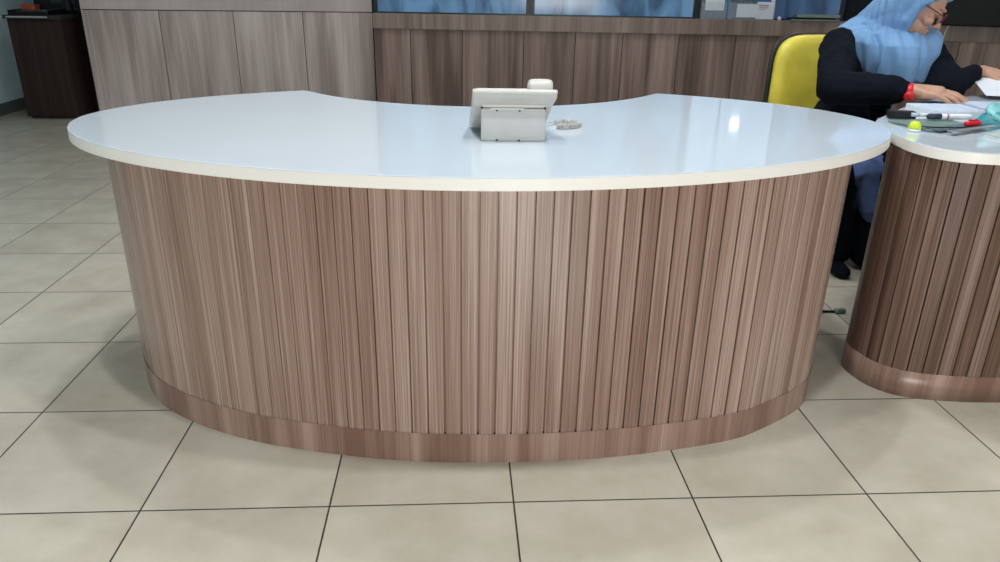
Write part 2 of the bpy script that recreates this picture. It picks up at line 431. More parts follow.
H = .800; TH = .031
ctr = tag(empty('reception_counter', (1.30, .80, 0)), 'large curved reception counter with a white oval top and walnut slats, in the centre', 'counter')
def L(o, parent):
    o.matrix_parent_inverse = parent.matrix_basis.inverted(); return o
ctr_inv = lambda o: L(o, ctr)
# top outline: ellipse cut by a circle at the back
ex, ey, ea, eb = 1.3165, .789, 1.211, .7101; cxx, cyy, cr = 1.316, 1.822, .797
NN = 1.90
ell = []
for k in range(720):
    t = 2*math.pi*k/720
    c, s = math.cos(t), math.sin(t)
    p = Vector((ex+ea*math.copysign(abs(c)**(2/NN), c), ey+eb*math.copysign(abs(s)**(2/NN), s)))
    ell.append(p)
def inside(p, r=cr): return (p-Vector((cxx, cyy))).length < r
idx = [i for i in range(720) if inside(ell[i])]
i0, i1 = min(idx), max(idx)
A_ = ell[i1+1] if i1+1 < 720 else ell[0]; B_ = ell[i0-1]
def ang(p): return math.atan2(p.y-cyy, p.x-cxx)
out = [ell[k % 720] for k in range(i1+1, 720+i0)]       # ccw from left cusp round the front to the right cusp
aB, aA = ang(out[-1]), ang(out[0])
if aB > 0: aB -= 2*math.pi
if aA > 0: aA -= 2*math.pi
arc = [Vector((cxx+cr*math.cos(aB+(aA-aB)*k/60), cyy+cr*math.sin(aB+(aA-aB)*k/60))) for k in range(1, 60)]
slab = out+arc
bm = bmesh.new(); prism(bm, slab, H-TH, H-.0015)
o = obj('countertop_edge', bm, M_edge, ctr, bevel=.0012); ctr_inv(o)
bm = bmesh.new()
P, _ = resample(slab, .01)
def inset(P, d):
    n = len(P); r = []
    for i in range(n):
        t = (P[(i+1) % n]-P[i-1]).normalized(); r.append(P[i]-Vector((t.y, -t.x))*d)
    return r
prism(bm, slab, H-.0045, H)
o = obj('countertop', bm, M_top, ctr, bevel=.003); ctr_inv(o)
# fix: the edge stops under the sheet
base = [(.150, .90), (.178, .78), (.218, .668), (.268, .568), (.345, .472), (.45, .389), (.605, .304), (.783, .242), (1.058, .182), (1.35, .1635),
        (1.654, .181), (1.95, .237), (2.089, .297), (2.246, .402), (2.318, .50), (2.366, .60), (2.415, .71), (2.435, .83), (2.40, .98), (2.26, 1.12), (2.07, 1.235),
        (1.98, 1.24), (1.85, 1.135), (1.65, 1.02), (1.33, .965), (1.0, 1.02), (.80, 1.13), (.66, 1.245), (.57, 1.25), (.36, 1.17), (.20, 1.05)]
bo = catmull([Vector(p) for p in base], 10)
rg = random.Random(5)
def gapm(p, i):
    if p.y > .95: return .003
    k = min(1, max(0, (p.x-.75)/.55))
    return .0013+.0030*k+rg.uniform(-.0004, .0006)
ctr_inv(slatted(bo, .088, H-TH, M_slat, ctr, .0432, gapm, True, 'slatted_body', 3))
ctr_inv(wallstrip(bo, 0, .089, M_plinth, ctr, 'plinth', off=.0012))
bm = bmesh.new(); prism(bm, inset([v for v in resample(bo, .02)[0]], .012), .02, H-TH-.002); ctr_inv(obj('carcass', bm, M_hole, ctr))

# ---- right desk
H2 = .785
rd = tag(empty('curved_desk', (3.5, .9, 0)), 'smaller curved desk at the right with cluttered white top and walnut slats darkened for shade', 'desk')
rb = [(2.96, 1.17), (2.81, 1.02), (2.69, .885), (2.582, .765), (2.520, .675), (2.520, .585), (2.55, .515), (2.61, .465), (2.72, .435), (2.90, .42), (3.3, .42), (3.8, .46), (4.3, .60), (4.62, .85), (4.66, 1.1), (4.6, 1.25)]
rbo = catmull([Vector(p) for p in rb], 12, closed=False)
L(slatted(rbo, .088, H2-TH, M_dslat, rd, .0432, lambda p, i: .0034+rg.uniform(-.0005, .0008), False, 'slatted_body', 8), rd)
L(wallstrip(rbo, 0, .089, M_plinth, rd, 'plinth', off=.0012, closed=False, thick=.002), rd)
L(wallstrip(rbo, .001, H2-TH-.001, M_recess, rd, 'inner_panel', off=-.018, closed=False, thick=.018), rd)
rs = [(2.80, 1.13), (2.68, 1.0), (2.60, .91), (2.562, .83), (2.545, .75), (2.525, .65), (2.517, .56), (2.540, .475), (2.60, .42), (2.72, .392), (2.90, .38), (3.3, .38), (3.85, .42), (4.35, .56), (4.70, .83), (4.74, 1.12), (4.55, 1.42), (4.1, 1.56), (3.5, 1.54), (3.15, 1.42), (2.95, 1.27)]
rso = catmull([Vector(p) for p in rs], 10)
bm = bmesh.new(); prism(bm, rso, H2-TH, H2-.0015); L(obj('countertop_edge', bm, M_edge, rd, bevel=.0012), rd)
bm = bmesh.new(); prism(bm, rso, H2-.0045, H2); L(obj('countertop', bm, M_top, rd, bevel=.003), rd)

# ------------------------------------------------------------------ desk telephone, seen from behind
ph = tag(empty('desk_telephone', (1.365, .53, H)), 'putty coloured desk telephone seen from behind, standing on the white countertop', 'telephone')
ph.rotation_euler = (0, 0, math.radians(-1.2))
# local: x across, -y towards the viewer; stand bottom at y=-.065
bm = bmesh.new()
rs_ = RX(12)
box(bm, (0, -.052, .042), (.170, .008, .082), RX(-9))
box(bm, (0, -.0645, .004), (.168, .012, .007))
obj('stand', bm, M_phone2, ph, bevel=.0015)
bm = bmesh.new()
# wedge sides of the stand
bm.free()
for s in (-1, 1):
    bm = bmesh.new()
    v = [bm.verts.new((s*.0835, y, z)) for y, z in ((-.058, .003), (-.043, .086), (.075, .030), (.085, .003))]
    v2 = [bm.verts.new((s*.0795, y, z)) for y, z in ((-.058, .003), (-.043, .086), (.075, .030), (.085, .003))]
    bm.faces.new(v); bm.faces.new(v2[::-1])
    for i in range(4): bm.faces.new((v[i], v[(i+1) % 4], v2[(i+1) % 4], v2[i]))
    obj('stand_wing', bm, M_phone2, ph, bevel=.001)
for x, z in ((-.082, .084), (-.043, .078), (.016, .078), (.0865-.004, .084)):
    bm = bmesh.new(); box(bm, (x, -.0515-(.084-z)*.16, z), (.0055, .005, .0055), RX(-9)); obj('slot', bm, M_hole, ph)
for x in (-.043, .015): bm = bmesh.new(); box(bm, (x, -.0712, .0035), (.006, .002, .004)); obj('slot', bm, M_hole, ph)
bm = bmesh.new()
box(bm, (-.017, -.0525, .0815), (.088, .004, .006), RX(-9)); box(bm, (0, -.0475, .0885), (.166, .008, .008), RX(-9))
obj('hinge_bar', bm, M_phone, ph, bevel=.0006)
# body: wide tilted case, rear top edge towards the viewer; cross section extruded along x
bm = bmesh.new()
sec = [(-.068, .127), (-.064, .112), (-.046, .088), (.060, .012), (.120, .004), (.128, .014), (.092, .040), (-.050, .132), (-.062, .133)]
def xs(w0, w1): return w0, w1
lo = []; hi = []
for (y, z) in sec:
    k = 0 if z > .1 else .008
    q = max(0, y+.02)*.09
    lo.append(bm.verts.new((-.107+k*.4-q, y, z))); hi.append(bm.verts.new((.113-k*1.6-q, y, z)))
bm.faces.new(lo); bm.faces.new(hi[::-1])
for i in range(len(sec)): bm.faces.new((lo[i], lo[(i+1) % len(sec)], hi[(i+1) % len(sec)], hi[i]))
obj('body', bm, M_phone, ph, bevel=.003)
bm = bmesh.new(); box(bm, (-.030, -.003, .1035), (.138, .100, .008), RX(-33)); obj('faceplate', bm, M_phone, ph, bevel=.003)
def rbox(bm, c, s, rot, r):
    v = box(bm, c, s, rot)
    return v
bm = bmesh.new()
tilt = RX(-31)
hs = [(-.088, .028, .018), (-.082, .0335, .032), (-.05, .0335, .032), (-.030, .023, .018), (.035, .020, .014), (.05, .0245, .022), (.078, .0250, .022), (.084, .020, .014)]
rings = []
for yy, wx, hz in hs:
    ring = []
    for k in range(16):
        a = 2*math.pi*k/16; c, s = math.cos(a), math.sin(a)
        v = tilt @ Vector((wx*math.copysign(abs(c)**.5, c), yy, hz*.62*math.copysign(abs(s)**.5, s)))
        ring.append(bm.verts.new(v+Vector((.069, .022, .0985))))
    rings.append(ring)
for a, b in zip(rings, rings[1:]):
    for k in range(16): bm.faces.new((a[k], a[(k+1) % 16], b[(k+1) % 16], b[k]))
bm.faces.new(rings[0][::-1]); bm.faces.new(rings[-1])
obj('handset', bm, M_phone, ph, smooth=True)
bm = bmesh.new(); pts = []
# coiled cord: from the right side out onto the countertop
path = catmull([Vector(p) for p in ((.085, .09, .02), (.12, .165, .009), (.155, .185, .0085), (.190, .175, .0085), (.203, .140, .0085), (.180, .112, .0085), (.155, .108, .0085), (.135, .112, .0085))], 60, closed=False)
for i, p in enumerate(path):
    t = (path[min(i+1, len(path)-1)]-path[max(i-1, 0)]).normalized(); a = Vector((-t.y, t.x, 0)).normalized(); b = t.cross(a)
    th = i*.55; k = min(1, max(0, (i-70)/30))*.006
    pts.append(p+(a*math.cos(th)+b*math.sin(th))*k)
tube(bm, pts, .0018, 5); obj('coiled_cord', bm, M_phone, ph, smooth=True)

# ------------------------------------------------------------------ left cabinet with things
cb = tag(empty('low_cabinet', (-2.27, 5.45, 0)), 'very dark wooden low cabinet in the far left corner beside the teal wall', 'cabinet')
bm = bmesh.new(); box(bm, (0, 0, .42), (.43, .50, .80)); obj('body', bm, M_cab, cb, bevel=.003)
bm = bmesh.new(); box(bm, (0, .02, .01), (.42, .44, .02)); obj('base', bm, M_recess, cb)
bm = bmesh.new(); box(bm, (.0, -.01, .836), (.46, .54, .03)); obj('top', bm, M_recess, cb, bevel=.002)
bm = bmesh.new(); box(bm, (-.035, -.283, .838), (.33, .006, .011)); obj('metal_strip', bm, M_silver, cb)
bm = bmesh.new(); box(bm, (.0, -.2545, .42), (.41, .009, .77)); obj('door', bm, M_cab, cb, bevel=.002)
c2 = tag(empty('side_cabinet', (-1.93, 5.80, 0)), 'black green cabinet squeezed between the dark cabinet and the ash partition', 'cabinet')
bm = bmesh.new(); box(bm, (0.0, 0.02, .39), (.24, .52, .78)); obj('body', bm, M_recess, c2, bevel=.002)
bm = bmesh.new(); box(bm, (-.005, -.245, .40), (.20, .01, .72)); obj('door', bm, M_cab, c2, bevel=.002)
bm = bmesh.new(); box(bm, (0, 0.01, .797), (.25, .55, .03)); obj('top', bm, M_black, c2)
# clutter on it
t = tag(empty('document_tray', (-2.315, 5.42, .851)), 'grey black flat tray on top of the dark corner cabinet', 'tray')
bm = bmesh.new(); box(bm, (0, 0, .006), (.32, .40, .010)); 
for sx in (-.158, .158): box(bm, (sx, 0, .02), (.006, .40, .035))
box(bm, (0, -.198, .016), (.31, .006, .026)); obj('shell', bm, M_black, t, bevel=.002)
bm = bmesh.new(); box(bm, (0, .0, .020), (.28, .34, .012)); obj('papers', bm, M_green, t)
t = tag(empty('equipment_case', (-2.27, 5.72, .853)), 'black equipment case at the back of the dark corner cabinet', 'case')
bm = bmesh.new(); box(bm, (.0, 0, .11), (.40, .16, .215)); obj('housing', bm, M_black, t, bevel=.006)
bm = bmesh.new(); box(bm, (.05, -.083, .10), (.20, .008, .05)); box(bm, (.05, -.083, .03), (.24, .008, .012)); obj('front_panel', bm, M_frame, t)
bm = bmesh.new(); box(bm, (.10, -.088, .12), (.03, .006, .012)); obj('indicator', bm, M_silver, t)
t = tag(empty('red_box', (-2.36, 5.36, .884)), 'rust red small box lying on the dark corner cabinet', 'box')
bm = bmesh.new(); box(bm, (0, 0, .02), (.12, .08, .034)); obj('carton', bm, M_orange, t, bevel=.003)
bm = bmesh.new(); box(bm, (0, 0, .040), (.124, .084, .008)); obj('lid', bm, M_orange, t, bevel=.002)
bm = bmesh.new(); lathe(bm, [(.03, 0), (.036, .05), (.032, .11), (.014, .13), (.014, .15)], (-2.09, 5.45, .852), 20); tag(obj('dark_bottle', bm, M_black, smooth=True), 'squat black bottle on the dark corner cabinet near the partition', 'bottle')
bm = bmesh.new(); lathe(bm, [(.05, 0), (.06, .12), (.058, .13), (.03, .16), (.03, .19)], (-1.98, 5.72, .812), 20); tag(obj('dark_jar', bm, M_frame, smooth=True), 'wide black jar on the black green side cabinet', 'jar')

# ------------------------------------------------------------------ things on the ledge
def on_ledge(s, off=.03): p = winpt(s, off); return (p.x, p.y, ZJ)
rzl = math.atan2(T.y, T.x)
def holder(s, label, slim, w_, front):
    t = tag(empty('brochure_holder', on_ledge(s, .03), rzl), label, 'brochure holder', 'acrylic brochure holders on the ledge')
    bm = bmesh.new(); box(bm, (0, -.022, .07), (w_, .003, .14)); box(bm, (0, .012, .11), (w_, .003, .22), RX(0)); box(bm, (0, -.005, .002), (w_, .036, .004))
    for sx in (-1, 1): box(bm, (sx*(w_/2-.0015), -.005, .06), (.003, .034, .12))
    obj('acrylic_case', bm, M_acr, t)
    for nm, x, z, sx, sz, m, y in front:
        bm = bmesh.new(); box(bm, (x, y, z), (sx, .002, sz)); obj(nm, bm, m, t)
holder(2.99, 'clear brochure holder with a slate leaflet and white card, left one on the ledge', 0, .215,
       [('leaflet', 0, .075, .20, .14, M_pgrey, -.012), ('card', .005, .13, .165, .115, M_paper, -.0165)])
holder(3.32, 'wider clear brochure holder with white card beside red printed leaflet, right one on the ledge', 0, .40,
       [('leaflet', -.07, .12, .24, .22, M_pgrey, -.008), ('leaflet', .118, .09, .15, .165, M_paper, -.011), ('card', -.035, .075, .19, .108, M_paper, -.0165),
        ('printed_heading', .10, .118, .085, .010, M_pred, -.0128), ('printed_heading', .10, .101, .085, .007, M_pred, -.0128), ('printed_heading', .09, .088, .06, .004, M_pgrey, -.0128), ('printed_header', .10, .165, .12, .03, M_pblue, -.0128), ('printed_header', -.14, .165, .06, .03, M_navy, -.0068)])
# the slate leaflet's caption strokes
t = tag(empty('file_stack', on_ledge(3.82, .02), rzl+.02), 'flat stack of sage green files lying on the ledge right of the brochure holders', 'files')
bm = bmesh.new(); box(bm, (.05, .0, .008), (.42, .10, .013)); obj('folder', bm, M_green, t, bevel=.001)
bm = bmesh.new(); box(bm, (.03, .0, .022), (.40, .09, .010)); obj('folder', bm, M_black, t, bevel=.001)
bm = bmesh.new(); box(bm, (.07, .0, .042), (.38, .10, .024)); obj('folder', bm, M_sage, t, bevel=.001)
bm = bmesh.new(); lathe(bm, [(.013, 0), (.016, .01), (.012, .026), (.004, .034)], (*on_ledge(3.57, .02)[:2], ZJ), 14); tag(obj('white_stopper', bm, M_paper, smooth=True), 'tiny white stopper on the ledge at the left end of the green files', 'stopper')
# black printer at the far right on the ledge
T2 = (L2-L1).normalized(); n2_ = n2
pp = L1+T2*1.10+n2_*.0
t = tag(empty('office_printer', (pp.x, pp.y, ZJ), math.atan2(T2.y, T2.x)), 'black office printer on the ledge at the right behind the seated person', 'printer')
bm = bmesh.new(); box(bm, (0.02, -.03, .16), (.95, .24, .32)); obj('housing', bm, M_black, t, bevel=.012)
bm = bmesh.new(); box(bm, (.22, -.156, .19), (.36, .016, .012)); box(bm, (.22, -.154, .10), (.10, .012, .006)); obj('paper_slot', bm, M_shell, t, bevel=.002)
bm = bmesh.new(); box(bm, (.05, -.158, .205), (.05, .01, .014)); box(bm, (.20, -.157, .215), (.22, .006, .003)); obj('trim_line', bm, M_silver, t)
bm = bmesh.new(); box(bm, (.02, -.02, .335), (.70, .19, .03)); obj('lid', bm, M_shell, t, bevel=.006)
c_ = lambda x, y, z: Matrix.Rotation(math.atan2(T2.y, T2.x), 3, 'Z') @ Vector((x, y, z))+Vector((pp.x, pp.y, ZJ))
bm = bmesh.new(); k_ = 1.0226
tube(bm, catmull([Vector((1.214+(x-1.214)*k_, 4.86, 1.199-(1.199-z)*k_)) for x, z in ((5.52, .968), (5.40, .952), (5.29, .925), (5.25, .876), (5.235, .798), (5.23, .735), (5.24, .58))], 8, False), .006, 8)
tag(obj('white_cable', bm, M_paper, smooth=True), 'thin white cable hanging down from the black printer over the ledge', 'cable')

# ------------------------------------------------------------------ voxel-built figure
def hullcap(bm, p0, r0_, p1, r1_, sub=2):
    b2 = bmesh.new()
    for p, r in ((p0, r0_), (p1, r1_)):
        rr = Vector(r) if not isinstance(r, (int, float)) else Vector((r, r, r))
        bmesh.ops.create_icosphere(b2, subdivisions=sub, radius=1, matrix=Matrix.Translation(Vector(p)) @ Matrix.Diagonal((*rr, 1)))
    g = bmesh.ops.convex_hull(b2, input=b2.verts[:])
    bad = [e for e in g['geom_interior'] if isinstance(e, bmesh.types.BMVert)]
    bmesh.ops.delete(b2, geom=bad, context='VERTS')
    me = bpy.data.meshes.new('tmp'); b2.to_mesh(me); b2.free(); bm.from_mesh(me); bpy.data.meshes.remove(me)
def blob(bm, c, r, R=None, sub=3):
    mx = Matrix.Translation(Vector(c)) @ (R.to_4x4() if R else Matrix.Identity(4)) @ Matrix.Diagonal((*r, 1))
    bmesh.ops.create_icosphere(bm, subdivisions=sub, radius=1, matrix=mx)
def voxel(name, bm, m, parent, size, smooth=4, fn=None):
    me = bpy.data.meshes.new('tmp'); bm.to_mesh(me); bm.free()
    o = bpy.data.objects.new('tmp', me); COL.objects.link(o)
    md = o.modifiers.new('r', 'REMESH'); md.mode = 'VOXEL'; md.voxel_size = size; md.use_smooth_shade = True
    if smooth:
        s = o.modifiers.new('s', 'SMOOTH'); s.iterations = smooth; s.factor = .5
    dg = bpy.context.evaluated_depsgraph_get(); me2 = bpy.data.meshes.new_from_object(o.evaluated_get(dg))
    bpy.data.objects.remove(o); bpy.data.meshes.remove(me)
    me2.name = name
    if fn:
        nr = [v.normal.copy() for v in me2.vertices]
        for v, n in zip(me2.vertices, nr): v.co = fn(v.co.copy(), n)
    for p in me2.polygons: p.use_smooth = True
    me2.materials.clear(); me2.materials.append(m)
    ob = bpy.data.objects.new(name, me2); COL.objects.link(ob); ob.parent = parent; L(ob, parent)
    return ob

PX, PY = 3.0, 1.95
per = tag(empty('person', (PX, PY, 0)), 'person in light blue headscarf and black long sleeves seated at the right desk', 'person')
Hc = Vector((3.108, 1.640, 1.118))
Fv = Vector((.72, -.42, -.52)).normalized(); Uv = (Vector((0, 0, 1))-Fv*Fv.z).normalized(); Sv = Fv.cross(Uv).normalized()
HR = Matrix((Sv, Fv, Uv)).transposed()
hp = lambda s, f, u: Hc+(Sv*s+Fv*f+Uv*u)*1.08
bm = bmesh.new()
# head
blob(bm, hp(0, -.01, .02), (.073, .092, .098), HR); hullcap(bm, hp(0, .030, -.045), .052, hp(0, .052, -.090), .026)
hullcap(bm, hp(0, -.02, -.03), .060, hp(0, .03, -.055), .050)
hullcap(bm, hp(0, .078, .018), .008, hp(0, .100, -.022), .012); blob(bm, hp(.011, .088, -.026), (.008, .009, .007)); blob(bm, hp(-.011, .088, -.026), (.008, .009, .007))
for s in (-1, 1):
    blob(bm, hp(s*.031, .070, .016), (.015, .013, .011), HR); hullcap(bm, hp(s*.012, .080, .034), .007, hp(s*.045, .066, .034), .007)
    blob(bm, hp(s*.038, .052, -.020), (.024, .026, .022), HR); blob(bm, hp(s*.074, -.01, .0), (.008, .018, .030), HR)
hullcap(bm, hp(-.016, .080, -.050), .008, hp(.016, .080, -.050), .008); hullcap(bm, hp(-.012, .078, -.061), .008, hp(.012, .078, -.061), .008)
# neck, trunk
hullcap(bm, hp(0, -.02, -.05), .052, (3.02, 1.80, 1.0), .055)
hullcap(bm, (2.885, 1.735, .965), .052, (3.155, 1.80, .965), .052)
hullcap(bm, (3.02, 1.80, .93), (.125, .09, .09), (3.05, 1.86, .72), (.11, .09, .09)); hullcap(bm, (3.05, 1.86, .72), (.11, .09, .09), (3.03, 1.93, .56), (.15, .11, .08))
# arms
SR, ER, WR = Vector((2.825, 1.70, .958)), Vector((2.72, 1.46, .812)), Vector((2.938, 1.335, .824))
SL, EL, WL_ = Vector((3.24, 1.755, .955)), Vector((3.22, 1.49, .820)), Vector((3.375, 1.56, .872))
hullcap(bm, SR, .048, ER, .038); hullcap(bm, ER, .038, WR, .026); hullcap(bm, SL, .048, EL, .038); hullcap(bm, EL, .038, WL_, .026)
# hand builder: wrist, direction, palm normal (back of hand side up)
def hand(bm, W, D, Nn, curl, side, spread=1, sc=1.0):
    hullcap_ = globals()['hullcap']
    def hullcap(bm, a, ra, b, rb, sub=2):
        f = lambda r: r*sc if not isinstance(r, tuple) else tuple(v*sc for v in r)
        hullcap_(bm, W+(a-W)*sc, f(ra), W+(b-W)*sc, f(rb), sub)
    D = D.normalized(); Nn = (Nn-D*Nn.dot(D)).normalized(); X = D.cross(Nn)*side    # X points to the thumb side
    q = lambda x, y, z: W+X*x+D*y+Nn*z
    hullcap(bm, q(0, .0, 0), (.022, .022, .018), q(.020, .045, .0), .015); hullcap(bm, q(0, .0, 0), .020, q(-.022, .045, -.002), .014)
    hullcap(bm, q(.021, .045, .0), .0145, q(.026, .078, .002), .0115); hullcap(bm, q(-.022, .045, -.002), .013, q(-.024, .070, -.002), .011)
    hullcap(bm, q(.012, .05, 0), .015, q(.008, .082, .003), .0115); hullcap(bm, q(-.008, .05, 0), .014, q(-.009, .078, .002), .0115)
    hullcap(bm, q(.021, .045, 0), .013, q(-.022, .045, 0), .013)
    fl = [(.026, .078, .042, .0085, .16), (.009, .083, .047, .0088, .04), (-.009, .080, .043, .0084, -.06), (-.025, .072, .034, .0075, -.17)]
    for k, (x, y, l, r, sp) in enumerate(fl):
        p = q(x, y, 0); a = curl[k]
        d0 = (D*math.cos(a)-Nn*math.sin(a)+X*sp*spread).normalized(); p1 = p+d0*l
        a2 = a+curl[k]*.9+.15; d1 = (D*math.cos(a2)-Nn*math.sin(a2)+X*sp*spread).normalized(); p2 = p1+d1*l*.62
        a3 = a2+.25; d2 = (D*math.cos(a3)-Nn*math.sin(a3)+X*sp*spread*.8).normalized(); p3 = p2+d2*l*.48
        hullcap(bm, p, r*1.05, p1, r, 1); hullcap(bm, p1, r, p2, r*.9, 1); hullcap(bm, p2, r*.9, p3, r*.78, 1)
    t0 = q(.018, .020, -.004); t1 = q(.040, .048, -.012); t2 = q(.047, .075, -.018); t3 = q(.046, .095, -.022)
    hullcap(bm, t0, .014, t1, .0115, 1); hullcap(bm, t1, .0115, t2, .0095, 1); hullcap(bm, t2, .0095, t3, .008, 1)
HD = Vector((.10, -.085, -.004)); hand(bm, WR+Vector((.012, -.004, .004)), HD, Vector((-.05, -.15, 1)), (.18, .22, .26, .30), -1, sc=1.30)
hand(bm, WL_+Vector((.010, -.001, .004)), Vector((.10, -.035, -.020)), Vector((.1, -.35, 1)), (.25, .30, .35, .4), 1, sc=1.12)
# legs
HRp, KR, AR = Vector((2.95, 1.93, .52)), Vector((2.79, 1.50, .46)), Vector((2.89, 1.57, .10))
HLp, KL, AL = Vector((3.09, 1.93, .52)), Vector((3.03, 1.52, .48)), Vector((3.06, 1.58, .10))
for h, k, a in ((HRp, KR, AR), (HLp, KL, AL)):
    hullcap(bm, h, .078, k, .052); hullcap(bm, k, .052, a, .033); hullcap(bm, a+Vector((0, .02, -.045)), .030, a+Vector((.01, -.10, -.072)), .022)
body = voxel('body', bm, M_skin, per, .0034, 2)
# lips, glasses
bm = bmesh.new(); hullcap(bm, hp(-.015, .084, -.051), .0065, hp(.015, .084, -.051), .0065, 2); hullcap(bm, hp(-.011, .082, -.060), .007, hp(.011, .082, -.060), .007, 2)
voxel('lips', bm, M_lip, per, .002, 1)
bm = bmesh.new()
for s in (-1, 1):
    c = hp(s*.032, .094, .012)
    tube(bm, [c+Sv*.025*math.cos(a)+Uv*.019*math.sin(a) for a in [2*math.pi*k/20 for k in range(21)]], .0022, 6)
    tube(bm, [hp(s*.057, .094, .016), hp(s*.073, .07, .018), hp(s*.079, .0, .016)], .0022, 6)
tube(bm, [hp(-.008, .098, .016), hp(.008, .098, .016)], .0022, 6)
o = obj('glasses', bm, M_maroon, per, smooth=True); L(o, per); o['label'] = 'dark red rimmed glasses'
# tunic
def wr(amp, f):
    def fn(c, n):
        k = noise.noise(c*f)*amp+noise.noise(c*f*2.6+Vector((3, 1, 7)))*amp*.45
        return c+n*k
    return fn
bm = bmesh.new()
hullcap(bm, SR+Vector((.02, .03, 0)), .068, SL, .066); hullcap(bm, SR, .072, SR.lerp(ER, .5), .074); hullcap(bm, SR.lerp(ER, .5), .074, ER+Vector((0, 0, .006)), .070)
hullcap(bm, ER+Vector((0, 0, .004)), .070, WR+Vector((-.030, .020, -.004)), .056); hullcap(bm, SL, .066, EL, .058); hullcap(bm, EL, .055, WL_+Vector((-.045, -.024, -.006)), .036); hullcap(bm, (3.23, 1.70, .80), .05, EL+Vector((-.02, .02, 0)), .06)
hullcap(bm, (3.02, 1.80, .93), (.155, .11, .10), (3.05, 1.86, .72), (.150, .115, .10)); hullcap(bm, (3.05, 1.86, .72), (.150, .115, .10), (3.03, 1.93, .56), (.20, .145, .09))
hullcap(bm, SR+Vector((.02, .03, -.02)), .08, (2.93, 1.70, .68), .085)
hullcap(bm, HRp, .095, KR.lerp(HRp, .4), .085); hullcap(bm, HLp, .095, KL.lerp(HLp, .4), .085)
tun = voxel('tunic', bm, M_tunic, per, .006, 3, wr(.007, 16))
# headscarf
bm = bmesh.new()
blob(bm, hp(0, -.045, .026), (.098, .100, .114), HR, 4)
hullcap(bm, hp(0, -.04, .05), .088, hp(0, .040, .088), .040, 3)
hullcap(bm, hp(0, -.03, -.05), .078, (3.03, 1.79, .99), .10, 3)
for s in (-1, 1): hullcap(bm, hp(s*.05, .030, .085), .022, hp(s*.074, .0, .02), .020)
hullcap(bm, hp(0, -.05, -.02), (.085, .085, .085), (3.04, 1.785, 1.055), (.105, .09, .06), 3)
# band under the chin and along the cheeks
for s in (-1, 1):
    hullcap(bm, hp(s*.076, -.012, .04), .020, hp(s*.062, -.005, -.060), .022); hullcap(bm, hp(s*.062, -.005, -.060), .022, hp(s*.02, .010, -.120), .022)
hullcap(bm, hp(-.03, .012, -.128), .018, hp(.03, .012, -.128), .018)
hullcap(bm, hp(0, -.01, -.125), .040, (3.06, 1.70, .97), .07)
lev = [(1.09, 3.07, 1.785, .095, .08), (1.06, 3.06, 1.775, .150, .110), (1.035, 3.060, 1.745, .195, .150), (1.012, 3.058, 1.742, .212, .166), (.985, 3.060, 1.735, .207, .184), (.94, 3.068, 1.730, .184, .190),
       (.90, 3.072, 1.728, .164, .190), (.85, 3.077, 1.728, .138, .186), (.826, 3.078, 1.728, .132, .184)]
rings = []
for z, cx, cy, rx, ry in lev:
    ring = []
    for k in range(96):
        a = 2*math.pi*k/96
        c, s = math.cos(a), math.sin(a)
        fold = 1+(.030*math.sin(7*a+1)+.018*math.sin(13*a+2.3+z*5))*min(1, (1.09-z)/.12)
        ring.append(bm.verts.new((cx+rx*c*fold, cy+ry*s*fold, z-.020*max(0, -math.sin(a))*min(1, max(0, (z-.84)/.17)))))
    rings.append(ring)
for a, b in zip(rings, rings[1:]):
    for k in range(96): bm.faces.new((a[k], a[(k+1) % 96], b[(k+1) % 96], b[k]))
bm.faces.new(rings[0]); bm.faces.new(rings[-1][::-1])
def hj(c, n):
    a = math.atan2(c.y-1.74, c.x-3.03)
    k = .004*math.sin(a*19+c.z*9)+noise.noise(Vector((c.x*11, c.y*11, c.z*5)))*.006
    # one long crease from the cheek to the hem
    xx = c.x-(2.962-.15*(c.z-.83)); 
    if c.y < 1.72 and n.y < 0: k -= .016*math.exp(-(xx/.008)**2)
    xx = c.x-3.112
    if c.y < 1.72 and n.y < 0: k -= .013*math.exp(-(xx/.007)**2)
    return c+n*k
voxel('headscarf', bm, M_hijab, per, .0045, 3, hj)
# blue skirt over the knees, black trouser leg, shoes
bm = bmesh.new(); hullcap(bm, KR.lerp(HRp, .5), .09, KR, .075); hullcap(bm, KL.lerp(HLp, .5), .09, KL, .075); hullcap(bm, KR, .07, KL, .07)
hullcap(bm, KL, .075, KL.lerp(AL, .75)+Vector((-.03, .03, 0)), .075); hullcap(bm, (2.93, 1.50, .48), .065, (3.05, 1.52, .22), .05)
voxel('skirt', bm, M_blue_skirt, per, .007, 3, wr(.009, 11))
bm = bmesh.new()
for k, a in ((KR, AR), (KL, AL)): hullcap(bm, k+Vector((.01, .01, -.01)), .100, a+Vector((.005, .0, .0)), .092)
voxel('trousers', bm, M_tunic, per, .007, 3, wr(.006, 14))
for a in (AR, AL):
    bm = bmesh.new(); hullcap(bm, a+Vector((0, .03, -.055)), (.040, .045, .042), a+Vector((.012, -.11, -.070)), (.038, .05, .028))
    voxel('shoe', bm, M_tunic, per, .005, 2, lambda c, n: Vector((c.x, c.y, max(c.z, .0))))
